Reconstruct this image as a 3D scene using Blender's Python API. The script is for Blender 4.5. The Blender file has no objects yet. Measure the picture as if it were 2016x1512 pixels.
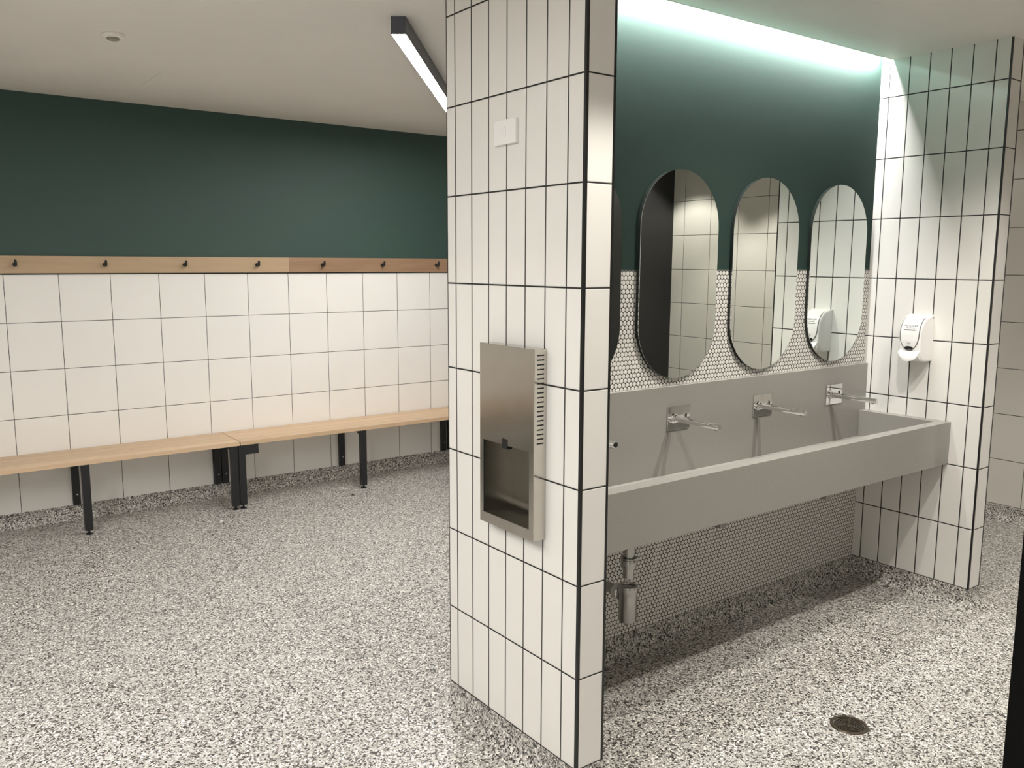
import bpy, bmesh, math
from mathutils import Vector, Matrix
PI = math.pi
S = bpy.context.scene
COL = S.collection

# ------------------------------------------------------------------ node helpers
def new_mat(name):
    m = bpy.data.materials.new(name); m.use_nodes = True
    nt = m.node_tree
    return m, nt, nt.nodes["Principled BSDF"]

def math_n(nt, op, a, b=None, clamp=False):
    n = nt.nodes.new("ShaderNodeMath"); n.operation = op; n.use_clamp = clamp
    for i, v in enumerate((a, b)):
        if v is None: continue
        if isinstance(v, (int, float)): n.inputs[i].default_value = v
        else: nt.links.new(v, n.inputs[i])
    return n.outputs[0]

def map_n(nt, v, a, b, c=0.0, d=1.0, smooth=False):
    n = nt.nodes.new("ShaderNodeMapRange")
    if smooth: n.interpolation_type = 'SMOOTHSTEP'
    nt.links.new(v, n.inputs[0])
    for i, k in enumerate((a, b, c, d)): n.inputs[i+1].default_value = k
    return n.outputs[0]

def mix_n(nt, f, a, b):
    n = nt.nodes.new("ShaderNodeMix"); n.data_type = 'RGBA'
    if isinstance(f, (int, float)): n.inputs[0].default_value = f
    else: nt.links.new(f, n.inputs[0])
    for i, v in ((6, a), (7, b)):
        if isinstance(v, tuple): n.inputs[i].default_value = (*v, 1)
        else: nt.links.new(v, n.inputs[i])
    return n.outputs[2]

def pos(nt):
    g = nt.nodes.new("ShaderNodeNewGeometry")
    s = nt.nodes.new("ShaderNodeSeparateXYZ"); nt.links.new(g.outputs["Position"], s.inputs[0])
    return g.outputs["Position"], s.outputs[0], s.outputs[1], s.outputs[2]

def noise(nt, vec, scale, detail=2.0, rough=.5):
    n = nt.nodes.new("ShaderNodeTexNoise"); n.inputs["Scale"].default_value = scale
    n.inputs["Detail"].default_value = detail; n.inputs["Roughness"].default_value = rough
    if vec is not None: nt.links.new(vec, n.inputs["Vector"])
    return n.outputs[0]

def bump(nt, bsdf, h, dist, strength=1.0):
    b = nt.nodes.new("ShaderNodeBump"); b.inputs["Distance"].default_value = dist
    b.inputs["Strength"].default_value = strength
    nt.links.new(h, b.inputs["Height"]); nt.links.new(b.outputs[0], bsdf.inputs["Normal"])

def simple(name, col, rough=.5, metal=0.0, coat=0.0):
    m, nt, b = new_mat(name)
    b.inputs["Base Color"].default_value = (*col, 1)
    b.inputs["Roughness"].default_value = rough
    b.inputs["Metallic"].default_value = metal
    b.inputs["Coat Weight"].default_value = coat
    return m

def joint_dist(nt, c, u0, w):
    t = math_n(nt, 'DIVIDE', math_n(nt, 'SUBTRACT', c, u0), w)
    f = math_n(nt, 'FRACT', math_n(nt, 'ADD', t, 0.5))
    return math_n(nt, 'MULTIPLY', math_n(nt, 'ABSOLUTE', math_n(nt, 'SUBTRACT', f, 0.5)), w)

def tile_mat(name, axis, u0, w, v0, h, g, col, rough, grout=(.012, .011, .010)):
    """glazed tiles laid on a grid of joints; axis None = only level joints"""
    m, nt, b = new_mat(name)
    P, X, Y, Z = pos(nt)
    d = joint_dist(nt, Z, v0, h)
    if axis is not None:
        d = math_n(nt, 'MINIMUM', d, joint_dist(nt, (X, Y)[axis], u0, w))
    mask = map_n(nt, d, g/2-.0003, g/2+.0003)
    n = noise(nt, P, 3.0)
    var = mix_n(nt, map_n(nt, n, .3, .7), tuple(c*.975 for c in col), col)
    nt.links.new(mix_n(nt, mask, grout, var), b.inputs["Base Color"])
    nt.links.new(map_n(nt, mask, 0, 1, .8, rough), b.inputs["Roughness"])
    edge = map_n(nt, d, g/2, g/2+.0022, 0, 1, True)
    wav = math_n(nt, 'MULTIPLY', noise(nt, P, 9.0, 1.0), .12)
    bump(nt, b, math_n(nt, 'ADD', edge, wav), .0011)
    return m

def penny_mat(name, x0, z0, p, r):
    m, nt, b = new_mat(name)
    P, X, Y, Z = pos(nt)
    rs = p*.8660254
    def cell(c, o, w):
        f = math_n(nt, 'FRACT', math_n(nt, 'ADD', math_n(nt, 'DIVIDE', math_n(nt, 'SUBTRACT', c, o), w), .5))
        return math_n(nt, 'MULTIPLY', math_n(nt, 'SUBTRACT', f, .5), w)
    ds = []
    for ox, oz in ((0, 0), (p/2, rs)):
        a = cell(X, x0+ox, p); c = cell(Z, z0+oz, 2*rs)
        ds.append(math_n(nt, 'SQRT', math_n(nt, 'ADD', math_n(nt, 'MULTIPLY', a, a), math_n(nt, 'MULTIPLY', c, c))))
    d = math_n(nt, 'MINIMUM', *ds)
    mask = map_n(nt, d, r-.0003, r+.0003, 1, 0)
    var = mix_n(nt, map_n(nt, noise(nt, P, 60.0, 0), .35, .65), (.68, .66, .62), (.78, .76, .73))
    nt.links.new(mix_n(nt, mask, (.010, .010, .009), var), b.inputs["Base Color"])
    nt.links.new(map_n(nt, mask, 0, 1, .85, .3), b.inputs["Roughness"])
    bump(nt, b, map_n(nt, d, r-.0025, r, 1, 0, True), .001)
    return m

def paint_mat(name, col, rough=.6):
    m, nt, b = new_mat(name)
    P, X, Y, Z = pos(nt)
    v = mix_n(nt, map_n(nt, noise(nt, P, 2.5, 3), .3, .7), tuple(c*.95 for c in col), col)
    nt.links.new(v, b.inputs["Base Color"])
    b.inputs["Roughness"].default_value = rough
    bump(nt, b, noise(nt, P, 260.0, 2), .0004, .5)
    return m

def floor_mat():
    m, nt, b = new_mat("flake_floor")
    P, X, Y, Z = pos(nt)
    # ragged chips: voronoi cells with a little jitter of the lookup
    nz = nt.nodes.new("ShaderNodeTexNoise"); nz.inputs["Scale"].default_value = 220
    nt.links.new(P, nz.inputs["Vector"])
    sc = nt.nodes.new("ShaderNodeVectorMath"); sc.operation = 'MULTIPLY_ADD'
    nt.links.new(nz.outputs["Color"], sc.inputs[0]); sc.inputs[1].default_value = (.005,)*3
    nt.links.new(P, sc.inputs[2])
    def vor(scale):
        v = nt.nodes.new("ShaderNodeTexVoronoi"); v.inputs["Scale"].default_value = scale
        nt.links.new(sc.outputs[0], v.inputs["Vector"])
        s = nt.nodes.new("ShaderNodeSeparateColor"); nt.links.new(v.outputs["Color"], s.inputs[0])
        return s.outputs
    a = vor(205.0); c = vor(140.0)
    def ramp(f, stops):
        r = nt.nodes.new("ShaderNodeValToRGB"); r.color_ramp.interpolation = 'CONSTANT'
        e = r.color_ramp.elements
        e[0].position = stops[0][0]; e[0].color = (*stops[0][1], 1)
        e[1].position = stops[1][0]; e[1].color = (*stops[1][1], 1)
        for p_, c_ in stops[2:]:
            x = e.new(p_); x.color = (*c_, 1)
        nt.links.new(f, r.inputs[0]); return r.outputs[0]
    base = ramp(a[0], [(0, (.042, .040, .037)), (.24, (.17, .163, .152)), (.38, (.36, .347, .325)), (.68, (.55, .53, .50)), (.85, (.84, .815, .77))])
    big = ramp(c[1], [(0, (.04, .038, .035)), (.22, (.53, .51, .48)), (.58, (.43, .415, .39)), (.84, (.84, .815, .77))])
    sel = math_n(nt, 'GREATER_THAN', c[0], .62)
    nt.links.new(mix_n(nt, sel, base, big), b.inputs["Base Color"])
    b.inputs["Roughness"].default_value = .42
    b.inputs["Specular IOR Level"].default_value = .4
    bump(nt, b, noise(nt, P, 300.0, 2), .0006, .7)
    return m

def wood_mat(name, c1, c2, c3, scale=1.0):
    m, nt, b = new_mat(name)
    tc = nt.nodes.new("ShaderNodeTexCoord")
    oi = nt.nodes.new("ShaderNodeObjectInfo")
    mp = nt.nodes.new("ShaderNodeVectorMath"); mp.operation = 'MULTIPLY'
    nt.links.new(tc.outputs["Object"], mp.inputs[0]); mp.inputs[1].default_value = (1.3*scale, 16*scale, 16*scale)
    # every board of about 10 cm gets its own grain and tone
    s = nt.nodes.new("ShaderNodeSeparateXYZ"); nt.links.new(tc.outputs["Object"], s.inputs[0])
    bid = math_n(nt, 'ADD', math_n(nt, 'FLOOR', math_n(nt, 'DIVIDE', s.outputs[1], .1003)), math_n(nt, 'MULTIPLY', oi.outputs["Random"], 37.0))
    wn = nt.nodes.new("ShaderNodeTexWhiteNoise"); wn.noise_dimensions = '1D'; nt.links.new(bid, wn.inputs["W"])
    ad = nt.nodes.new("ShaderNodeVectorMath"); ad.operation = 'ADD'
    nt.links.new(mp.outputs[0], ad.inputs[0])
    mm = nt.nodes.new("ShaderNodeVectorMath"); mm.operation = 'SCALE'; mm.inputs["Scale"].default_value = 20
    nt.links.new(wn.outputs["Color"], mm.inputs[0]); nt.links.new(mm.outputs[0], ad.inputs[1])
    g1 = noise(nt, ad.outputs[0], 2.2, 6, .62)
    base = mix_n(nt, map_n(nt, g1, .36, .66), c1, c2)
    base = mix_n(nt, math_n(nt, 'MULTIPLY', map_n(nt, g1, .60, .76), .6), base, c3)
    tone = mix_n(nt, math_n(nt, 'MULTIPLY', wn.outputs["Value"], .8), base, tuple(c*.88 for c in c1))
    nt.links.new(tone, b.inputs["Base Color"])
    b.inputs["Roughness"].default_value = .42
    bump(nt, b, g1, .0005, .4)
    return m

def steel_mat():
    m, nt, b = new_mat("brushed_stainless")
    tc = nt.nodes.new("ShaderNodeTexCoord")
    mp = nt.nodes.new("ShaderNodeVectorMath"); mp.operation = 'MULTIPLY'
    nt.links.new(tc.outputs["Object"], mp.inputs[0]); mp.inputs[1].default_value = (4, 4, 700)
    g = noise(nt, mp.outputs[0], 1.0, 3)
    sm = noise(nt, tc.outputs["Object"], 14.0, 4)
    nt.links.new(mix_n(nt, map_n(nt, sm, .3, .7), (.56, .53, .48), (.60, .57, .52)), b.inputs["Base Color"])
    b.inputs["Metallic"].default_value = 1
    nt.links.new(map_n(nt, sm, .3, .7, .15, .18), b.inputs["Roughness"])
    b.inputs["Anisotropic"].default_value = .4
    return m

def ceiling_mat():
    m, nt, b = new_mat("ceiling_paint")
    P, X, Y, Z = pos(nt)
    v = mix_n(nt, map_n(nt, noise(nt, P, 1.5, 3), .3, .7), (.86, .825, .775), (.90, .865, .815))
    # a fine plaster crack running along Y near the back wall
    wob = math_n(nt, 'MULTIPLY', math_n(nt, 'SUBTRACT', noise(nt, P, 6.0), .5), .01)
    dx = math_n(nt, 'ABSOLUTE', math_n(nt, 'ADD', math_n(nt, 'ADD', X, .315), wob))
    iny = math_n(nt, 'LESS_THAN', math_n(nt, 'ABSOLUTE', math_n(nt, 'SUBTRACT', Y, 3.32)), .21)
    crack = math_n(nt, 'MULTIPLY', iny, math_n(nt, 'LESS_THAN', dx, .0016))
    nt.links.new(mix_n(nt, math_n(nt, 'MULTIPLY', crack, .35), v, (.2, .19, .17)), b.inputs["Base Color"])
    b.inputs["Roughness"].default_value = .5
    return m

def emit_mat(name, col, strength):
    m, nt, b = new_mat(name)
    b.inputs["Base Color"].default_value = (.8, .8, .8, 1)
    b.inputs["Emission Color"].default_value = (*col, 1)
    b.inputs["Emission Strength"].default_value = strength
    return m

TILE = (.77, .755, .725)
M = dict(
    floor=floor_mat(),
    ceil=ceiling_mat(),
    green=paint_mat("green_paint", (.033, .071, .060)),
    green_shaded=paint_mat("shaded_green_paint", (.020, .042, .035), .8),  # the green paint again, dimness of the sink wall put into its colour
    black_panel=simple("black_laminate", (.012, .012, .013), .45),
    door_black=simple("black_door_laminate", (.003, .003, .003), .8),
    trim=simple("black_edge_trim", (.006, .006, .006), .4),
    pill_w=tile_mat("pillar_tiles_wide", 1, .676, .1, 2.5, .3, .0050, TILE, .09),
    pill_n=tile_mat("pillar_tiles_narrow", None, 0, 1, 2.5, .3, .0044, TILE, .09),
    side_w=tile_mat("side_tiles_wide", 1, .5898, .1015, 2.5, .3, .0050, TILE, .09),
    back_t=tile_mat("back_wall_tiles", 0, -1.0195, .3007, 1.5926, .2995, .0034, (.88, .865, .835), .35, (.03, .027, .024)),
    right_t=tile_mat("right_wall_tiles", 1, .484, .3, 2.506, .3, .0036, (.68, .655, .60), .22),
    left_t=tile_mat("left_wall_tiles", 1, .1, .3, 2.506, .3, .0036, TILE, .3),
    front_t=tile_mat("front_wall_tiles", 0, .1, .3, 2.506, .3, .0036, TILE, .3),
    penny=penny_mat("penny_round_mosaic", .772, 1.6305, .0209, .0094),
    stone=None,
    wood=wood_mat("bench_oak", (.60, .43, .27), (.71, .53, .355), (.43, .29, .165)),
    rail_l=wood_mat("pale_rail_wood", (.48, .345, .215), (.57, .42, .275), (.34, .23, .135), .7),
    rail_d=wood_mat("brown_rail_wood", (.30, .185, .11), (.39, .255, .16), (.21, .12, .07), .7),
    black=simple("black_powder_coat", (.012, .013, .015), .45),
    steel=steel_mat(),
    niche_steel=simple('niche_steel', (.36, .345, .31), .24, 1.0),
    chrome=simple("chrome", (.78, .78, .77), .05, 1.0),
    dullchrome=simple("dull_chrome", (.44, .435, .42), .26, 1.0),
    mirror=simple("mirror_glass", (.86, .90, .87), .0, 1.0),
    edge=simple("mirror_edge", (.03, .035, .033), .15, .3),
    plastic=simple("white_plastic", (.82, .81, .80), .22),
    plastic_g=simple("grey_plastic_seam", (.13, .125, .12), .4),
    ink=simple("grey_ink", (.09, .09, .10), .5),
    pale_ink=simple("pale_ink", (.45, .44, .45), .5),
    dark=simple("dark_hole", (.004, .004, .004), .7),
    window=simple("smoked_window", (.012, .012, .013), .1),
    bronze=simple("bronze_drain", (.16, .13, .10), .38, .85),
    housing=simple("grey_light_housing", (.085, .088, .11), .4),
    diffuser=emit_mat("lit_diffuser", (1.0, .973, .935), 138.0),
    led=emit_mat("lit_led_strip", (1.0, 1.0, .97), 360.0),
    lens=emit_mat("lit_downlight_lens", (1, .93, .82), 30.0),
    bead=simple("grey_green_bead", (.06, .09, .08), .5),
    white=simple("white_speck", (.9, .9, .9), .5),
)
M['door_black'].node_tree.nodes['Principled BSDF'].inputs['Specular IOR Level'].default_value = .08
M['green_shaded'].node_tree.nodes['Principled BSDF'].inputs['Specular IOR Level'].default_value = .25
ms, nt, b = new_mat("grey_solid_surface")
P, X, Y, Z = pos(nt)
nt.links.new(mix_n(nt, map_n(nt, noise(nt, P, 400.0, 1), .35, .65), (.268, .258, .237), (.296, .286, .265)), b.inputs["Base Color"])
b.inputs["Roughness"].default_value = .22
M['stone'] = ms

# ------------------------------------------------------------------ mesh builder
class MB:
    def __init__(s): s.bm = bmesh.new()
    def box(s, x0, x1, y0, y1, z0, z1, bev=0, seg=2, mi=0):
        r = bmesh.ops.create_cube(s.bm, size=1)
        vs = r['verts']
        for v in vs:
            v.co = Vector((x0+(v.co.x+.5)*(x1-x0), y0+(v.co.y+.5)*(y1-y0), z0+(v.co.z+.5)*(z1-z0)))
        fs = {f for v in vs for f in v.link_faces}
        for f in fs: f.material_index = mi
        if bev:
            es = {e for v in vs for e in v.link_edges}
            bmesh.ops.bevel(s.bm, geom=list(es), offset=bev, segments=seg, profile=.5, affect='EDGES')
        return s
    def prism(s, pts, ax, a, b, bev=0):
        """extrude a 2D outline along axis ax from a to b"""
        def mk(p, t):
            q = [p[0], p[1]]; q.insert(ax, t); return Vector(q)
        va = [s.bm.verts.new(mk(p, a)) for p in pts]; vb = [s.bm.verts.new(mk(p, b)) for p in pts]
        n = len(pts); fs = [s.bm.faces.new(va), s.bm.faces.new(vb[::-1])]
        for i in range(n): fs.append(s.bm.faces.new((va[i], vb[i], vb[(i+1) % n], va[(i+1) % n])))
        bmesh.ops.recalc_face_normals(s.bm, faces=fs)
        if bev:
            es = {e for f in fs[:2] for e in f.edges}
            bmesh.ops.bevel(s.bm, geom=list(es), offset=bev, segments=2, profile=.5, affect='EDGES')
        return s
    def lathe(s, prof, c, axis='Z', n=32, cap=True):
        """profile of (radius, height) revolved about an axis through c"""
        rings = []
        for r, h in prof:
            ring = []
            for i in range(n):
                t = 2*PI*i/n; a, b2 = r*math.cos(t), r*math.sin(t)
                p = {'Z': (a, b2, h), 'Y': (a, h, b2), 'X': (h, a, b2)}[axis]
                ring.append(s.bm.verts.new(Vector(c)+Vector(p)))
            rings.append(ring)
        fs = []
        for k in range(len(rings)-1):
            for i in range(n):
                fs.append(s.bm.faces.new((rings[k][i], rings[k][(i+1) % n], rings[k+1][(i+1) % n], rings[k+1][i])))
        if cap:
            fs.append(s.bm.faces.new(rings[0][::-1])); fs.append(s.bm.faces.new(rings[-1]))
        bmesh.ops.recalc_face_normals(s.bm, faces=fs)
        return s
    def cyl(s, p0, p1, r, n=24):
        p0, p1 = Vector(p0), Vector(p1); d = (p1-p0); L = d.length
        q = d.to_track_quat('Z', 'Y').to_matrix().to_4x4()
        bmesh.ops.create_cone(s.bm, cap_ends=True, segments=n, radius1=r, radius2=r, depth=L,
                              matrix=Matrix.Translation((p0+p1)/2) @ q)
        return s
    def tube(s, pts, r, n=16):
        pts = [Vector(p) for p in pts]; rings = []
        up = Vector((0, 0, 1)) if abs((pts[1]-pts[0]).normalized().z) < .9 else Vector((1, 0, 0))
        for i, p in enumerate(pts):
            t = (pts[min(i+1, len(pts)-1)]-pts[max(i-1, 0)]).normalized()
            a = t.cross(up).normalized(); c = t.cross(a).normalized()
            rr = r[i] if isinstance(r, (list, tuple)) else r
            rings.append([s.bm.verts.new(p+rr*(a*math.cos(2*PI*k/n)+c*math.sin(2*PI*k/n))) for k in range(n)])
        fs = []
        for k in range(len(rings)-1):
            for i in range(n): fs.append(s.bm.faces.new((rings[k][i], rings[k][(i+1) % n], rings[k+1][(i+1) % n], rings[k+1][i])))
        fs.append(s.bm.faces.new(rings[0][::-1])); fs.append(s.bm.faces.new(rings[-1]))
        bmesh.ops.recalc_face_normals(s.bm, faces=fs)
        return s
    def build(s, name, mats, parent=None, smooth=False, origin=None, kind=None, label=None):
        me = bpy.data.meshes.new(name)
        wo = Vector(origin) if origin is not None else (WLOC[parent.name].copy() if parent else Vector())
        for v in s.bm.verts: v.co -= wo
        s.bm.to_mesh(me); s.bm.free()
        if not isinstance(mats, (list, tuple)): mats = [mats]
        for m in mats: me.materials.append(m)
        if smooth:
            me.polygons.foreach_set("use_smooth", [True]*len(me.polygons))
            me.set_sharp_from_angle(angle=math.radians(35))
        o = bpy.data.objects.new(name, me); COL.objects.link(o)
        if parent: o.parent = parent; o.location = wo-WLOC[parent.name]
        else: o.location = wo
        WLOC[o.name] = wo
        if kind: o['kind'] = kind
        if label: o['label'] = label
        return o
WLOC = {}
def tag(o, label, cat, group=None):
    o['label'] = label; o['category'] = cat
    if group: o['group'] = group
    return o
def thing(name, loc, label, cat, group=None):
    o = bpy.data.objects.new(name, None); COL.objects.link(o)
    o.empty_display_size = .05; o.location = loc; WLOC[o.name] = Vector(loc)
    return tag(o, label, cat, group)
def copy_thing(root, loc, label):
    r = root.copy(); COL.objects.link(r); r.location = loc; r['label'] = label; WLOC[r.name] = Vector(loc)
    for ch in list(root.children):
        c = ch.copy(); COL.objects.link(c); c.parent = r
        for g in list(ch.children):
            d = g.copy(); COL.objects.link(d); d.parent = c
    return r

# ------------------------------------------------------------------ room shell
XL, XR, YF, YB, ZC, ZT = -3.6, 4.2, -2.35, 4.169, 2.68, 2.82
XS, YS, YP, XE, YN = 2.529, .637, .730, 2.638, .0128       # side wall face, sink wall face, partition back, side wall far face, side wall end
NT = .112                                                  # pillar wall thickness
T = .15
MB().box(XL-T, XR+T, YF-T, YB+T, -.1, 0).build('floor', M['floor'], kind='structure')
# ceiling with a recessed slot along the sink wall
c = MB(); y0 = .577
def cbox(a, b2, c2, d, z0=ZC, z1=ZT+.06): c.box(a, b2, c2, d, z0, z1)
cbox(XL-T, XR+T, YF-T, y0); cbox(XL-T, NT, y0, YS); cbox(XS, XR+T, y0, YS); cbox(XL-T, XR+T, YS+.012, YB+T); cbox(XL-T, NT-.01, YS-.001, YS+.013); cbox(XS+.01, XR+T, YS-.001, YS+.013)
cbox(NT, XS, y0, YS, ZT, ZT+.06)
c.build('ceiling', M['ceil'], kind='structure')
# back wall: tiles below, green above
w = MB(); w.box(XL, XR, YB, YB+T, 0, 1.593, mi=0); w.box(XL, XR, YB, YB+T, 1.593, ZC, mi=1)
w.build('wall_back', [M['back_t'], M['green']], kind='structure')
w = MB(); w.box(XR, XR+T, YF-T, YB+T, 0, ZC); w.build('wall_right', M['right_t'], kind='structure')
w = MB(); w.box(XL-T, XL, YF-T, YB+T, 0, 1.593, mi=0); w.box(XL-T, XL, YF-T, YB+T, 1.593, ZC, mi=1)
w.build('wall_left', [M['left_t'], M['green']], kind='structure')
w = MB(); w.box(XL, 2.3, YF-T, YF, 0, ZC, mi=0); w.box(2.3, XR, YF-T, YF, 0, ZC, mi=1)
w.build('wall_front', [M['front_t'], M['black_panel']], kind='structure')

def wall_piece(name, x0, x1, y0, y1, z1, mats, pick):
    w = MB(); w.box(x0, x1, y0, y1, 0, z1)
    w.bm.faces.ensure_lookup_table(); w.bm.normal_update()
    for f in w.bm.faces: f.material_index = pick(f.normal)
    return w.build(name, mats, kind='structure')
w = MB(); w.box(0, NT, 0, YP, 0, ZC); bm = w.bm; bm.normal_update()
for f_ in list(bm.faces):
    f_.material_index = 1 if abs(f_.normal.y) > .5 else 0
    if f_.normal.x < -.5: bmesh.ops.delete(bm, geom=[f_], context='FACES_ONLY')
def vq(y, z): return bm.verts.new((0, y, z))
HY0, HY1, HZ0, HZ1 = .184, .437, .840, 1.0925          # hand dryer niche cut into the pillar
oq = [vq(0, 0), vq(YP, 0), vq(YP, ZC), vq(0, ZC)]; iq = [vq(HY0, HZ0), vq(HY1, HZ0), vq(HY1, HZ1), vq(HY0, HZ1)]
for k in range(4):
    j = (k+1) % 4; bm.faces.new((oq[j], oq[k], iq[k], iq[j]))
bmesh.ops.remove_doubles(bm, verts=bm.verts, dist=1e-6)
w.build('wall_pillar', [M['pill_w'], M['pill_n']], kind='structure')
wall_piece('wall_side', XS, XE, YN, YP, ZC, [M['side_w'], M['pill_n']], lambda n: 1 if abs(n.y) > .5 else 0)
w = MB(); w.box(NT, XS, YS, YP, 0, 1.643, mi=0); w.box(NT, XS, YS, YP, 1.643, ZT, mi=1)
w.build('wall_sink', [M['penny'], M['green_shaded']], kind='structure')
# inner faces inside the slot
# black edge profiles on the outside corners
def trim(i, x0, x1, y0, y1, z0=.1, z1=ZC):
    MB().box(x0, x1, y0, y1, z0, z1).build('trim_%d' % i, M['trim'], kind='structure')
e = .0007
trim(1, -e, .009, -e, .009)
trim(2, NT-.0085, NT+e, -e, .006)
trim(3, -e, .003, YP-.003, YP+e)
trim(4, XS-e, XS+.007, YN-e, YN+.007)
trim(5, XE-.008, XE+e, YN-e, YN+.006)
MB().box(NT, XS, YS-.002, YS+.004, 1.642, 1.647).build('trim_6', M['bead'], kind='structure')
MB().box(XL, XR, YB-.002, YB+.004, 1.588, 1.5955).build('trim_7', M['trim'], kind='structure')
MB().box(NT, XS, y0-.006, y0+.0005, ZC-.0012, ZC+.004).build('trim_8', M['ceil'], kind='structure')

# coved skirting of the same flake floor
R = .055
prof = [(.0015, .1), (.0015, R+.02)]+[(.0015+R-R*math.cos(t), R-R*math.sin(t)+.0006) for t in [PI/2*k/8 for k in range(9)]]
prof[-1] = (prof[-1][0]+.004, -.001)
def cove(name, pts, closed, K=7):
    bm = bmesh.new(); n = len(pts); cols = []
    P2 = [Vector(p) for p in pts]
    rng = range(n)
    def nrm(a, b2): d = (b2-a).normalized(); return Vector((d.y, -d.x))
    for i in rng:
        p = P2[i]
        if closed or 0 < i < n-1:
            n1 = nrm(P2[i-1], p); n2 = nrm(p, P2[(i+1) % n])
            cr = n1.x*n2.y-n1.y*n2.x
            if cr > 0:
                a1 = math.atan2(n1.y, n1.x); da = math.atan2(cr, n1.dot(n2))
                dirs = [Vector((math.cos(a1+da*k/(K-1)), math.sin(a1+da*k/(K-1)))) for k in range(K)]
            else:
                dirs = [(n1+n2)/(1+n1.dot(n2))]
        else:
            dirs = [nrm(P2[i], P2[i+1]) if i == 0 else nrm(P2[i-1], P2[i])]
        for d in dirs: cols.append([bm.verts.new((p.x+d.x*o, p.y+d.y*o, z)) for o, z in prof])
    m = len(cols)
    for i in range(m if closed else m-1):
        a, b2 = cols[i], cols[(i+1) % m]
        for k in range(len(prof)-1):
            try: bm.faces.new((a[k], a[k+1], b2[k+1], b2[k]))
            except ValueError: pass
    bmesh.ops.remove_doubles(bm, verts=bm.verts, dist=1e-5)
    bmesh.ops.recalc_face_normals(bm, faces=bm.faces)
    x = MB(); x.bm.free(); x.bm = bm
    return x.build(name, M['floor'], smooth=True, kind='structure')
cove('baseboard_partition', [(0, 0), (NT, 0), (NT, YS), (XS, YS), (XS, YN), (XE, YN), (XE, YP), (0, YP)], True)
cove('baseboard_back', [(XL, YF), (XL, YB), (XR, YB), (XR, YF)], False)
# black door leaf standing open beside the camera
d = MB(); d.box(-.80, -.76, YF+.003, -1.535, .008, 2.1, .001)
door = d.build('door_1', M['door_black'], kind='structure', origin=(-.78, YF, 0))
h = MB(); h.cyl((-.76, -1.6, 1.0), (-.70, -1.6, 1.0), .009); h.cyl((-.705, -1.6, 1.0), (-.705, -1.72, 1.0), .009)
h.build('door_handle', M['dullchrome'], parent=door, smooth=True)

# ------------------------------------------------------------------ coat rails and hooks
def rail(x0, x1, mat, label, hooks):
    t = thing('coat_rail', (x0, YB, 1.65), label, 'coat rail')
    MB().box(x0, x1, YB-.019, YB-.0002, 1.5965, 1.7035, .0012).build('board', mat, t)
    for hx in hooks:
        y = YB-.019
        h = MB(); h.lathe([(.0, 0), (.012, 0), (.012, -.006), (.0, -.006)], (hx, y, 1.650), 'Y', 20, cap=False)
        h.tube([(hx, y-.003, 1.648), (hx, y-.022, 1.645), (hx, y-.034, 1.648), (hx, y-.040, 1.658), (hx, y-.042, 1.672)],
               [.0085, .009, .0098, .009, .0075], 14)
        bmesh.ops.create_uvsphere(h.bm, u_segments=14, v_segments=8, radius=.0082, matrix=Matrix.Translation((hx, y-.042, 1.673)))
        h.build('hook', M['black'], t, smooth=True, origin=(hx, y, 1.65))
    return t
rail(-3.59, .7895, M['rail_l'], 'pale timber coat rail with black hooks, left board on the tiled wall', [-1.46, -.955, -.45, .048, .549])
rail(.7905, 2.6, M['rail_d'], 'browner timber coat rail with black hooks, right board next to the pillar', [1.047, 1.545, 2.038, 2.5])

# ------------------------------------------------------------------ benches
def bench(x0, x1, legs, label, plate=False):
    t = thing('bench', ((x0+x1)/2, 3.965, 0), label, 'bench', 'slatted benches along the tiled wall')
    s = MB()
    for k in range(4):
        a = 3.765+k*.1003
        s.box(x0, x1, a, a+.0935, .441, .470, .002)
    s.build('seat', M['wood'], t)
    for i, lx in enumerate(legs):
        a, b2 = lx-.0225, lx+.0225
        l = MB().box(a, b2, 3.768, 3.806, .026, .4405, .0015).build('leg', M['black'], t, origin=(lx, 3.787, 0))
        MB().lathe([(0, 0), (.021, 0), (.021, .004), (.012, .009), (.0065, .011), (.0065, .027), (0, .027)], (lx, 3.787, 0), 'Z', 20, False).build('foot', M['black'], l, smooth=True)
        w = MB().box(a, b2, YB-.028, YB-.0005, .1015, .4405, .0015).build('wall_post', M['black'], t, origin=(lx, YB-.015, .1))
        for z in (.171, .366):
            MB().lathe([(0, 0), (.0065, 0), (.0058, -.0025), (0, -.004)], (lx+.004, YB-.028, z), 'Y', 16, False).build('bolt', M['dullchrome'], w, smooth=True)
        MB().prism([(3.80, .402), (3.80, .4408), (YB-.028, .4408), (YB-.028, .428), (3.86, .424)], 0, a+.003, b2-.003).build('arm', M['black'], t)
    if plate:
        MB().prism([(x0+.013, .4408), (x0+.122, .4408), (x0+.122, .376), (x0+.013, .376)], 1, 3.7665, 3.7705).build('corner_plate', M['black'], t)
    return t
bench(-1.64, .2445, [-1.60, -.705, .2065], 'slatted timber bench on black legs, cut off by the left edge of the photo')
bench(.2505, 2.128, [.2605, 1.168, 2.095], 'slatted timber bench on black legs, running behind the tiled pillar', True)
bench(-3.52, -1.6465, [-3.49, -2.58, -1.675], 'slatted timber bench wholly left of the photo, seen only mirrored in the steel hand dryer')
bench(2.136, 3.95, [2.16, 3.05, 3.92], 'slatted timber bench of which only the end shows beside the pillar')

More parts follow.
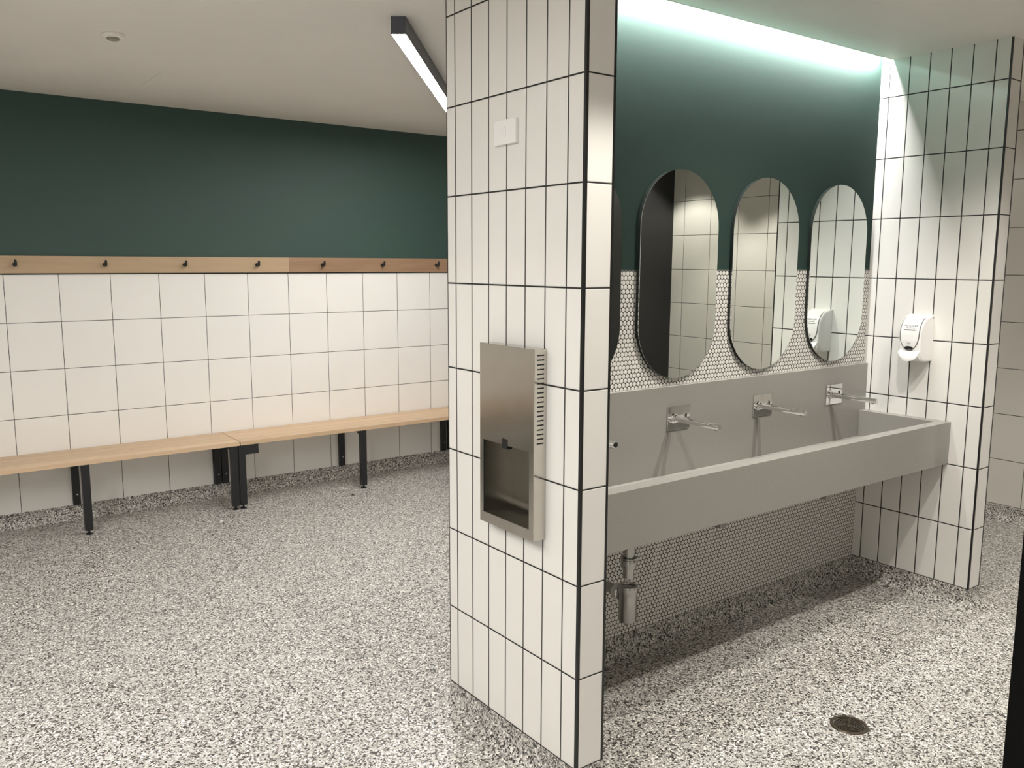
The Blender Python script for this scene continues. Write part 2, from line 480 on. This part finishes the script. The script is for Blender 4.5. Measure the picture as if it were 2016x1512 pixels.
# ------------------------------------------------------------------ mirrors
def mirror_out(cx, cz, w, h, n=28, ins=0):
    r = w/2-ins; s = h/2-w/2; pts = []
    for k in range(n+1): t = PI*k/n; pts.append((cx+r*math.cos(t), cz+s+r*math.sin(t)))
    for k in range(n+1): t = PI+PI*k/n; pts.append((cx+r*math.cos(t), cz-s+r*math.sin(t)))
    return pts
def mirror(cx, label):
    t = thing('oval_mirror', (cx, YS, 1.187), label, 'mirror', 'pill shaped mirrors above the trough')
    W, H = .468, .869
    MB().prism(mirror_out(cx, 1.6215, W, H), 1, YS-.016, YS-.0003).build('backing', M['edge'], t)
    gl = MB().prism(mirror_out(cx, 1.6215, W, H, ins=.0005), 1, YS-.0185, YS-.0162)
    for v in gl.bm.verts: v.co.y -= (v.co.z-1.187)*.0021
    gl.build('glass', M['mirror'], t)
    rim = MB()
    oa, ob = mirror_out(cx, 1.6215, W+.002, H+.002), mirror_out(cx, 1.6215, W, H, ins=.002)
    n = len(oa)
    va = [rim.bm.verts.new((p[0], YS-.0188, p[1])) for p in oa]; vb = [rim.bm.verts.new((p[0], YS-.0188, p[1])) for p in ob]
    vc = [rim.bm.verts.new((p[0], YS-.0160, p[1])) for p in oa]
    for i in range(n):
        j = (i+1) % n
        rim.bm.faces.new((va[i], va[j], vb[j], vb[i])); rim.bm.faces.new((va[i], vc[i], vc[j], va[j]))
    rim.build('rim', M['chrome'], t)
    return t
MX = [.503, 1.075, 1.6475, 2.2195]
m1 = mirror(MX[1], 'pill shaped wall mirror reflecting a black panel, nearest the tiled pillar')
mirror(MX[0], 'pill shaped wall mirror mostly hidden behind the tiled pillar edge')
mirror(MX[2], 'pill shaped wall mirror in the middle, reflecting square and narrow tiles')
mirror(MX[3], 'pill shaped wall mirror reflecting the soap dispenser, nearest the side wall')

# ------------------------------------------------------------------ trough
YU, ZR, ZB = .612, .911, .703
t = thing('wash_trough', (1.32, YS, ZB), 'long grey stone hand wash trough with tall splashback under the mirrors', 'sink')
x0, x1 = NT+.0008, XS-.0008
b = MB()
b.box(x0, x1, .157, .212, ZB, ZR, .0015)                 # front
b.box(x0, x0+.055, .212, YU, ZB+.02, ZR, .0012)          # ends
b.box(x1-.055, x1, .212, YU, ZB+.02, ZR, .0012)
b.box(x0, x1, .212, YS-.0005, ZB, ZB+.022, .001)         # underside
b.prism([(.212, ZB+.022), (.212, ZB+.06), (.40, ZB+.045), (.42, ZB+.045), (YU, ZB+.07), (YU, ZB+.022)], 0, x0+.055, x1-.055)
b.build('basin', M['stone'], t)
MB().box(x0, x1, YU, YS-.0005, ZB+.022, 1.157, .0015).build('splashback', M['stone'], t)
for bx in (.295, 1.010, 1.731):
    g = MB(); g.prism([(.300, ZB-.0003), (.300, ZB-.086), (.420, ZB-.086), (YS-.001, ZB-.12), (YS-.001, ZB-.0003)], 0, bx, bx+.035)
    g.build('bracket', M['stone'], t, origin=(bx, YS, ZB))
dr = MB(); dr.lathe([(0, 0), (.03, 0), (.03, .004), (.022, .003), (0, .002)], (.605, .405, ZB+.0455), 'Z', 24, False)
dr.build('drain_grate', M['chrome'], t, smooth=True)

# ------------------------------------------------------------------ taps
def tap(cx, label):
    t = thing('wall_tap', (cx, YU, 1.018), label, 'tap', 'sensor taps over the trough')
    MB().box(cx-.068, cx+.068, YU-.006, YU-.0002, .967, 1.068, .0008).build('wall_plate', M['chrome'], t)
    sx = cx-.037
    MB().lathe([(0, -.006), (.0215, -.006), (.0215, -.0105), (.0165, -.0125), (.0165, -.024), (.0125, -.026), (0, -.026)], (sx, YU, 1.0185), 'Y', 32, False).build('collar', M['chrome'], t, smooth=True)
    sp = MB().lathe([(0, -.010), (.0125, -.010), (.0125, -.256), (.0118, -.2590), (.0105, -.2600), (0, -.2600)], (sx, YU, 1.0185), 'Y', 32, False).build('spout', M['chrome'], t, smooth=True)
    MB().lathe([(0, .006), (.0078, .006), (.0078, -.0155), (.0062, -.0165), (0, -.0165)], (sx, YU-.240, 1.0185), 'Z', 20, False).build('aerator', M['dullchrome'], sp, smooth=True)
    q = MB(); q.prism([(cx+.0405+.007*math.cos(a), 1.0245+(.004 if math.sin(a) > 0 else -.004)+.007*math.sin(a)) for a in [2*PI*k/20 for k in range(20)]], 1, YU-.0085, YU-.006)
    se = q.build('sensor', M['chrome'], t)
    q = MB(); q.prism([(cx+.0405+.0048*math.cos(a), 1.0245+(.004 if math.sin(a) > 0 else -.004)+.0048*math.sin(a)) for a in [2*PI*k/20 for k in range(20)]], 1, YU-.0092, YU-.007)
    q.build('sensor_eye', M['dark'], se, label='black sensor eye')
    return t
tp = tap(1.085, 'chrome wall tap on a square plate, under the mirror reflecting the black panel')
copy_thing(tp, (1.085-.572, YU, 1.018), 'chrome wall tap with only its round tip showing past the pillar edge')
copy_thing(tp, (1.085+.572, YU, 1.018), 'chrome wall tap on a square plate, under the middle mirror')
copy_thing(tp, (1.085+1.144, YU, 1.018), 'chrome wall tap on a square plate, nearest the soap dispenser')

# ------------------------------------------------------------------ bottle trap under the trough
tx, ty = .607, .405
t = thing('bottle_trap', (tx, ty, .295), 'dull chrome bottle trap and waste pipe under the trough beside the pillar', 'plumbing trap')
MB().lathe([(0, .47), (.0215, .47), (.0215, .52), (.0215, .7025), (0, .7025)], (tx, ty, 0), 'Z', 28, False).build('waste_pipe', M['dullchrome'], t, smooth=True)
MB().lathe([(0, .630), (.0235, .630), (.0235, .60), (.0235, .575), (0, .575)], (tx, ty, 0), 'Z', 28, False).build('upper_sleeve', M['dullchrome'], t, smooth=True)
MB().lathe([(0, .512), (.0285, .512), (.0285, .516), (.031, .52), (.031, .543), (.028, .548), (.0325, .549), (.0325, .553), (.02, .553)], (tx, ty, 0), 'Z', 28, False).build('slip_nut', M['dullchrome'], t, smooth=True)
MB().lathe([(0, .297), (.033, .297), (.0355, .301), (.0355, .405), (.0365, .41), (.0385, .413), (.0385, .436), (.037, .440), (.026, .441), (.024, .436), (0, .436)], (tx, ty, 0), 'Z', 32, False).build('bottle', M['dullchrome'], t, smooth=True)
o = MB(); o.tube([(tx-.01, ty+.02, .398), (tx, ty+.06, .398), (tx, ty+.12, .398), (tx, YS-.003, .398)], .0205, 20)
o.build('outlet_pipe', M['dullchrome'], t, smooth=True)
MB().lathe([(0, .034), (.030, .034), (.033, .038), (.033, .062), (.029, .066), (0, .066)], (tx, ty, .398), 'Y', 28, False).build('outlet_nut', M['chrome'], t, smooth=True)
MB().lathe([(.021, -.012), (.030, -.010), (.041, -.0015), (.041, -.0005)], (tx, YS, .398), 'Y', 28, False).build('wall_flange', M['chrome'], t, smooth=True)

# ------------------------------------------------------------------ hand dryer
t = thing('hand_dryer', (0, .31, .8), 'brushed steel hand dryer with an open niche on the tiled pillar', 'hand dryer')
ya, yb, za, zb, D = .163, .457, .807, 1.412, .049
ra, rb, zc, zd = .186, .435, .842, 1.0905
def face_ring(bm, X):
    return [bm.verts.new((X, *p)) for p in ((ya, za), (yb, za), (yb, zb), (ya, zb))]
q = MB(); bm = q.bm
o4 = face_ring(bm, -D); i4 = [bm.verts.new((-D, *p)) for p in ((ra, zc), (rb, zc), (rb, zd), (ra, zd))]
w4 = face_ring(bm, -.0003)
for k in range(4):
    j = (k+1) % 4
    bm.faces.new((o4[k], o4[j], i4[j], i4[k])); bm.faces.new((o4[k], w4[k], w4[j], o4[j]))
bmesh.ops.recalc_face_normals(bm, faces=bm.faces)
es = [e2 for e2 in bm.edges if (all(v in o4 for v in e2.verts)) or (e2.verts[0] in o4+w4 and e2.verts[1] in o4+w4 and (e2.verts[0].co-e2.verts[1].co).length < .06)]
bmesh.ops.bevel(bm, geom=es, offset=.0014, segments=2, profile=.5, affect='EDGES')
body = q.build('body', M['steel'], t)
# niche lining: side cheeks, top and a back sheet that sweeps forward into a curved floor
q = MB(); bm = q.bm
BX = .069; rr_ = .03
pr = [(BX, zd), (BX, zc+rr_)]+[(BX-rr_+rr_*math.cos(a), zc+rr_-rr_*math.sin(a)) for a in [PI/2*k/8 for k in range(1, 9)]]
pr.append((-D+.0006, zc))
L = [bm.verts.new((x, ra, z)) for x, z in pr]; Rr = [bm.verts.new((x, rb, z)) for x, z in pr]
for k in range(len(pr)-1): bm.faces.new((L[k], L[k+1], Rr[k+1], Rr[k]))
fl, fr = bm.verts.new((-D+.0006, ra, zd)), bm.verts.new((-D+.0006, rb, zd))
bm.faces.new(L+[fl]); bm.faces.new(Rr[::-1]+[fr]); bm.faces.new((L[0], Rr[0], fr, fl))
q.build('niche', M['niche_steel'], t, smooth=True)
MB().box(-D-.0006, -D+.004, rb-.0025, rb+.0006, zc, zd).build('edge_seam', M['dark'], t)
MB().box(-D-.0012, -.03, .300, .329, 1.078, 1.111, .0008).build('nozzle', M['dark'], t, label='black air nozzle above the niche')
q = MB()
for k in range(20):
    z = 1.393-k*.01445
    q.box(-.0375, -.0115, ya-.0006, ya+.002, z-.0021, z+.0021)
q.build('vent_slots', M['dark'], t, label='row of narrow black vent slots on the side')

# ------------------------------------------------------------------ wall switch
t = thing('light_switch', (0, .3705, 2.079), 'small white wall switch high on the tiled pillar', 'switch')
MB().box(-.013, -.0003, .313, .428, 2.041, 2.1165, .0016, 3).build('plate', M['plastic'], t)
q = MB(); q.prism([(.3705+.0065*math.cos(a), 2.079+(.0085 if math.sin(a) > 0 else -.0085)+.0065*math.sin(a)) for a in [2*PI*k/24 for k in range(24)]], 0, -.0155, -.012, .0008)
rk = q.build('rocker', M['plastic'], t)
for v in rk.data.vertices:
    v.co.x -= (v.co.z)*.12

# ------------------------------------------------------------------ soap dispenser
t = thing('soap_dispenser', (XS, .3375, 1.2), 'white soap dispenser with a push lever on the side wall above the trough', 'soap dispenser')
yc, hw = .3375, .0625
# front profile: distance from wall against height
pf = [(1.197, .004), (1.197, .060), (1.203, .083), (1.215, .094), (1.235, .101), (1.26, .106), (1.30, .109), (1.335, .108), (1.362, .103), (1.385, .092), (1.403, .076), (1.415, .056), (1.422, .034), (1.426, .010)]
def depth(z):
    p = pf[1:]
    for (a, d1), (b2, d2) in zip(p, p[1:]):
        if a <= z <= b2 and b2 > a: return d1+(d2-d1)*(z-a)/(b2-a)
    return p[-1][1] if z > p[-1][0] else p[0][1]
q = MB(); q.prism([(XS-d_, z_) for z_, d_ in pf]+[(XS-.0005, 1.426), (XS-.0005, 1.197)], 1, yc-hw, yc+hw)
# taper: body a little narrower at the front, rounded long edges
for v in q.bm.verts:
    dd = XS-v.co.x
    s_ = 1-.10*(dd/.109)**2
    v.co.y = yc+(v.co.y-yc)*s_
es = [e2 for e2 in q.bm.edges if abs(e2.verts[0].co.y-e2.verts[1].co.y) < .01 and min(XS-e2.verts[0].co.x, XS-e2.verts[1].co.x) > .003]
bmesh.ops.bevel(q.bm, geom=es, offset=.010, segments=4, profile=.5, affect='EDGES')
q.build('body', M['plastic'], t, smooth=True)
def halfw(z, grow=0):
    zt, zl = 1.424, 1.2535-grow
    if z >= 1.335: f = 1.0
    else:
        u = max(0, (1.335-z)/(1.335-zl)); f = max(0, 1-u**2.3)**.62
    return (.0455+grow)*f
def patch(name, grow, lift, mat, th=.0012):
    q = MB(); bm = q.bm; zl = 1.2535-grow; zs = []
    N = 34
    for k in range(N+1):
        u = k/N; zs.append(zl+.0002+(1.4235-zl)*(u**1.35))
    rows = []
    for z in zs:
        wv = halfw(z, grow); row = []
        for j in range(9):
            s_ = -1+2*j/8
            row.append(bm.verts.new((XS-depth(z)-lift, yc+s_*wv, z)))
        rows.append(row)
    for a, b2 in zip(rows, rows[1:]):
        for j in range(8): bm.faces.new((a[j], a[j+1], b2[j+1], b2[j]))
    bmesh.ops.recalc_face_normals(bm, faces=bm.faces)
    r = bmesh.ops.extrude_face_region(bm, geom=list(bm.faces))
    for v in r['geom']:
        if isinstance(v, bmesh.types.BMVert): v.co.x += .006
    bmesh.ops.recalc_face_normals(bm, faces=bm.faces)
    return q.build(name, mat, t, smooth=True)
patch('seam', .0045, .0012, M['plastic_g'])
cover = patch('cover', 0, .0026, M['plastic'])
# dark level window at the foot of the cover
q = MB(); pts = []
for k in range(13): a = PI*k/12; pts.append((yc+.021*math.cos(a), 1.2665+.0075*math.sin(a)))
for k in range(1, 12): a = PI+PI*k/12; pts.append((yc+.021*math.cos(a), 1.2665+.0105*math.sin(a)))
q.prism(pts, 0, XS-.1120, XS-.1045)
q.build('level_window', M['window'], t, label='dark oval level window')
MB().box(XS-.1118, XS-.109, yc-.009, yc+.009, 1.284, 1.292, .0004).build('badge', M['pale_ink'], t)
# push lever: bulging plate with a round lower edge on two arms
q = MB(); bm = q.bm; rows = []
for k in range(9):
    u = k/8; row = []
    for j in range(13):
        s_ = -1+2*j/12; wv = .0515
        ztop = 1.2525-.003*(1-s_*s_); zbot = 1.2525-.012-.040*math.sqrt(max(0, 1-(s_*.99)**2))
        z = ztop+(zbot-ztop)*u
        row.append(bm.verts.new((XS-.119-.016*math.sin(PI*.62*u)+.016*s_*s_, yc-.003+s_*wv, z)))
    rows.append(row)
for a, b2 in zip(rows, rows[1:]):
    for j in range(12): bm.faces.new((a[j], a[j+1], b2[j+1], b2[j]))
bmesh.ops.recalc_face_normals(bm, faces=bm.faces)
r = bmesh.ops.extrude_face_region(bm, geom=list(bm.faces))
for v in r['geom']:
    if isinstance(v, bmesh.types.BMVert): v.co.x += .006
bmesh.ops.recalc_face_normals(bm, faces=bm.faces)
for s_ in (-1, 1):
    q.prism([(XS-.112, 1.249), (XS-.112, 1.222), (XS-.085, 1.202), (XS-.085, 1.249)], 1, yc+s_*.048-.003, yc+s_*.048+.003)
q.build('lever', M['plastic'], t, smooth=True)
def lettering(txt, size, z, mat, name, shear=.25, parent=None, xs=1.0):
    cu = bpy.data.curves.new('lettering', 'FONT'); cu.body = txt; cu.size = size; cu.align_x = 'CENTER'; cu.align_y = 'CENTER'
    cu.extrude = .0003; cu.shear = shear; cu.offset = size*.018; cu.resolution_u = 3
    o = bpy.data.objects.new('tmp', cu); COL.objects.link(o); bpy.context.view_layer.update()
    me = bpy.data.meshes.new_from_object(o.evaluated_get(bpy.context.evaluated_depsgraph_get()))
    bpy.data.objects.remove(o); bpy.data.curves.remove(cu)
    base = Vector(WLOC[parent.name])
    for v in me.vertices:
        x, y, zz = v.co
        z2 = z+y
        v.co = Vector((XS-depth(z2)-.0028-zz, yc-x*xs, z2))-base
    me.materials.clear(); me.materials.append(mat)
    o = bpy.data.objects.new(name, me); COL.objects.link(o); o.parent = parent; WLOC[o.name] = base
    return o
lettering('PRO-CLEAN', .0125, 1.3735, M['ink'], 'lettering', parent=t)
lettering('GEL SOAP 2.0L', .0072, 1.3625, M['ink'], 'lettering', .3, parent=t)
MB().box(XS-.1115, XS-.105, yc-.031, yc+.031, 1.3552, 1.3560).build('lettering_line', M['pale_ink'], t)
MB().lathe([(0, -.0008), (.003, -.0008), (.003, .001), (0, .001)], (XS-.012, yc-hw, 1.412), 'Y', 14, False).build('key_lock', M['plastic_g'], t)

# ------------------------------------------------------------------ ceiling light fittings
dv = Vector((.631, .776, 0)).normalized(); pv = Vector((dv.y, -dv.x, 0))
def linear(start, L, label):
    s0 = Vector(start); t = thing('linear_ceiling_light', tuple(s0+dv*L/2), label, 'ceiling light')
    def obox(a0, a1, w, z0, z1, bev=0, lips=False):
        q = MB(); q.box(0, a1-a0, -w/2, w/2, z0, z1, bev)
        if lips:          # the housing's rim round the flush diffuser
            for sy in (-1, 1): q.box(0, a1-a0, min(sy*w/2, sy*(w/2-.002)), max(sy*w/2, sy*(w/2-.002)), z0-.0055, z0+.001)
            for e0 in (0, a1-a0-.002): q.box(e0, e0+.002, -w/2, w/2, z0-.0055, z0+.001)
        for v in q.bm.verts:
            x, y, z = v.co; v.co = s0+dv*(a0+x)-pv*y+Vector((0, 0, z-s0.z))
        bmesh.ops.recalc_face_normals(q.bm, faces=q.bm.faces)
        return q
    obox(0, L, .063, 2.6145, ZC-.0003, 0, True).build('housing', M['housing'], t)
    obox(.0022, L-.0022, .0584, 2.6096, 2.6143, 0).build('diffuser', M['diffuser'], t, label='glowing white diffuser')
    return t
linear((.188, 1.400, ZC), 2.35, 'glowing grey linear ceiling light set diagonally beside the pillar top')
linear((-3.10, -.10, ZC), 2.1, 'second glowing linear ceiling light beyond the left edge of the photo')
linear((-2.95, -1.60, ZC), 2.2, 'unseen third linear ceiling light, added to brighten the bench underside and pillar')  # unseen fitting added to brighten the wall under the bench and the pillar
t = thing('led_strip', (1.32, .585, 2.70), 'glowing LED strip hidden in the ceiling slot above the mirrors', 'led strip')
# the strip sits on the slot's front edge and faces down and toward the wall at 45 degrees
MB().prism([(.5775, 2.696), (.5775, 2.7185), (.5935, 2.7185)], 0, NT+.004, XS-.03).build('channel', M['ceil'], t)
MB().prism([(.5780, 2.6945), (.5930, 2.7155), (.5940, 2.7148), (.5790, 2.6938)], 0, NT+.006, XS-.035).build('diffuser', M['led'], t, label='glowing white LED diffuser')

def downlight(x, y, watt, label, spread=100, blend=.35):
    t = thing('downlight', (x, y, ZC), label, 'ceiling light', 'round downlights in front of the trough')
    MB().lathe([(.046, -.004), (.055, -.003), (.057, -.0003), (.040, -.0003), (.040, -.003)], (x, y, ZC), 'Z', 32, False).build('bezel', M['plastic'], t, smooth=True)
    la = bpy.data.lights.new('lamp', 'SPOT'); la.shadow_soft_size = .028; la.energy = watt
    la.color = (1.0, .95, .87); la.spot_size = math.radians(spread); la.spot_blend = blend
    o = bpy.data.objects.new('lamp', la); COL.objects.link(o); o.parent = t; o.location = (0, 0, -.006)
downlight(1.70, -.70, 120, 'round white downlight in front of the middle mirror', 132, .75)
downlight(1.38, -.20, 95, 'round white downlight closest to the trough front', 132, .75)
downlight(.08, -.62, 80, 'round white downlight in front of the tiled pillar end')
downlight(3.72, -2.05, 75, 'round white downlight in the corner of the black panel and right hand wall')
downlight(3.55, -1.10, 90, 'round white downlight in the passage beyond the side wall')

# ------------------------------------------------------------------ smoke detector, floor drain, litter
cx, cy = -.695, 2.425
t = thing('smoke_detector', (cx, cy, ZC), 'small round white detector on the ceiling at upper left', 'detector')
MB().lathe([(0, -.0003), (.047, -.0003), (.049, -.006), (.046, -.012), (.034, -.016), (0, -.016)], (cx, cy, ZC), 'Z', 36, False).build('base', M['ceil'], t, smooth=True)
MB().lathe([(0, -.0155), (.027, -.0155), (.0255, -.024), (.016, -.0275), (0, -.0285)], (cx, cy, ZC), 'Z', 28, False).build('sensor_dome', simple('grey_sensor_dome', (.30, .28, .23), .4), t, smooth=True)

cx, cy = 1.098, -.255
t = thing('floor_drain', (cx, cy, 0), 'round bronze floor drain with ring slots in the speckled floor', 'drain')
MB().lathe([(0, .0004), (.052, .0004), (.052, .0010), (0, .0010)], (cx, cy, 0), 'Z', 40, False).build('pit', M['dark'], t)
MB().lathe([(.0535, .0005), (.0535, .0045), (.0555, .0052), (.0645, .0040), (.0668, .0003)], (cx, cy, 0), 'Z', 48, False).build('rim', M['bronze'], t, smooth=True)
q = MB()
for r0 in (.046, .0365, .027, .0175):
    q.lathe([(r0-.0026, .0006), (r0-.0021, .0040), (r0+.0021, .0040), (r0+.0026, .0006)], (cx, cy, 0), 'Z', 44, False)
q.lathe([(0, .0036), (.009, .0036), (.0105, .0008)], (cx, cy, 0), 'Z', 24, False)
for k in range(3):
    a = k*2*PI/3+.5
    c0 = Vector((cx, cy, .0022)); d_ = Vector((math.cos(a), math.sin(a), 0)); n_ = Vector((-d_.y, d_.x, 0))
    vs = [q.bm.verts.new(c0+d_*r_+n_*s_+Vector((0, 0, h_))) for h_ in (-.0016, .0014) for r_, s_ in ((.006, -.003), (.054, -.003), (.054, .003), (.006, .003))]
    fs = [q.bm.faces.new([vs[i] for i in f]) for f in ((3, 2, 1, 0), (4, 5, 6, 7), (0, 1, 5, 4), (1, 2, 6, 5), (2, 3, 7, 6), (3, 0, 4, 7))]
q.build('ring_grate', M['bronze'], t, smooth=True)
for k in range(3):
    a = k*2*PI/3+1.4
    MB().lathe([(0, .0062), (.0035, .0058), (.0038, .0040)], (cx+.059*math.cos(a), cy+.059*math.sin(a), 0), 'Z', 14, False).build('screw', M['dullchrome'], t, smooth=True)

def crumb(name, x, y, r, mat, label, cat):
    q = MB(); bmesh.ops.create_icosphere(q.bm, subdivisions=2, radius=1)
    for i, v in enumerate(q.bm.verts):
        k = 1+.25*math.sin(i*12.9)
        v.co = Vector((x+v.co.x*r*k*1.3, y+v.co.y*r*k, max(.0002, .0002+(v.co.z*.5+.42)*r*.8)))
    tag(q.build(name, mat, origin=(x, y, 0), smooth=True), label, cat)
crumb('paper_scrap', .038, 3.565, .009, M['white'], 'tiny white scrap on the floor in front of the bench gap', 'litter')
crumb('dirt_crumb', 1.01, 3.65, .008, M['dark'], 'tiny black crumb on the floor by the middle bench leg', 'litter')

# ------------------------------------------------------------------ camera and colour
r = Vector((.80467856, -.59369935, .00367404)); f = Vector((.58820454, .79635973, -.14080694)); u = Vector((.08067113, .11546542, .99003025))
cam = bpy.data.cameras.new('camera'); co = bpy.data.objects.new('camera', cam); COL.objects.link(co)
mw = Matrix.Identity(4)
for i in range(3):
    mw[i][0] = r[i]; mw[i][1] = u[i]; mw[i][2] = -f[i]
mw.translation = Vector((-1.632, -1.8662, 1.6727))
co.matrix_world = mw
cam.sensor_width = 36; cam.lens = 1679.85*36/2016; cam.clip_start = .02
S.camera = co
wd = bpy.data.worlds.new('world'); S.world = wd; wd.use_nodes = True
wd.node_tree.nodes['Background'].inputs[0].default_value = (0, 0, 0, 1)
S.view_settings.view_transform = 'Standard'; S.view_settings.look = 'None'
S.view_settings.exposure = 0.08; S.view_settings.gamma = 1.0; S.view_settings.use_curve_mapping = False
S.cycles.use_denoising = True
S.cycles.max_bounces = 10; S.cycles.diffuse_bounces = 6; S.cycles.glossy_bounces = 6
S.cycles.sample_clamp_indirect = 6.0; S.cycles.caustics_reflective = False; S.cycles.caustics_refractive = False
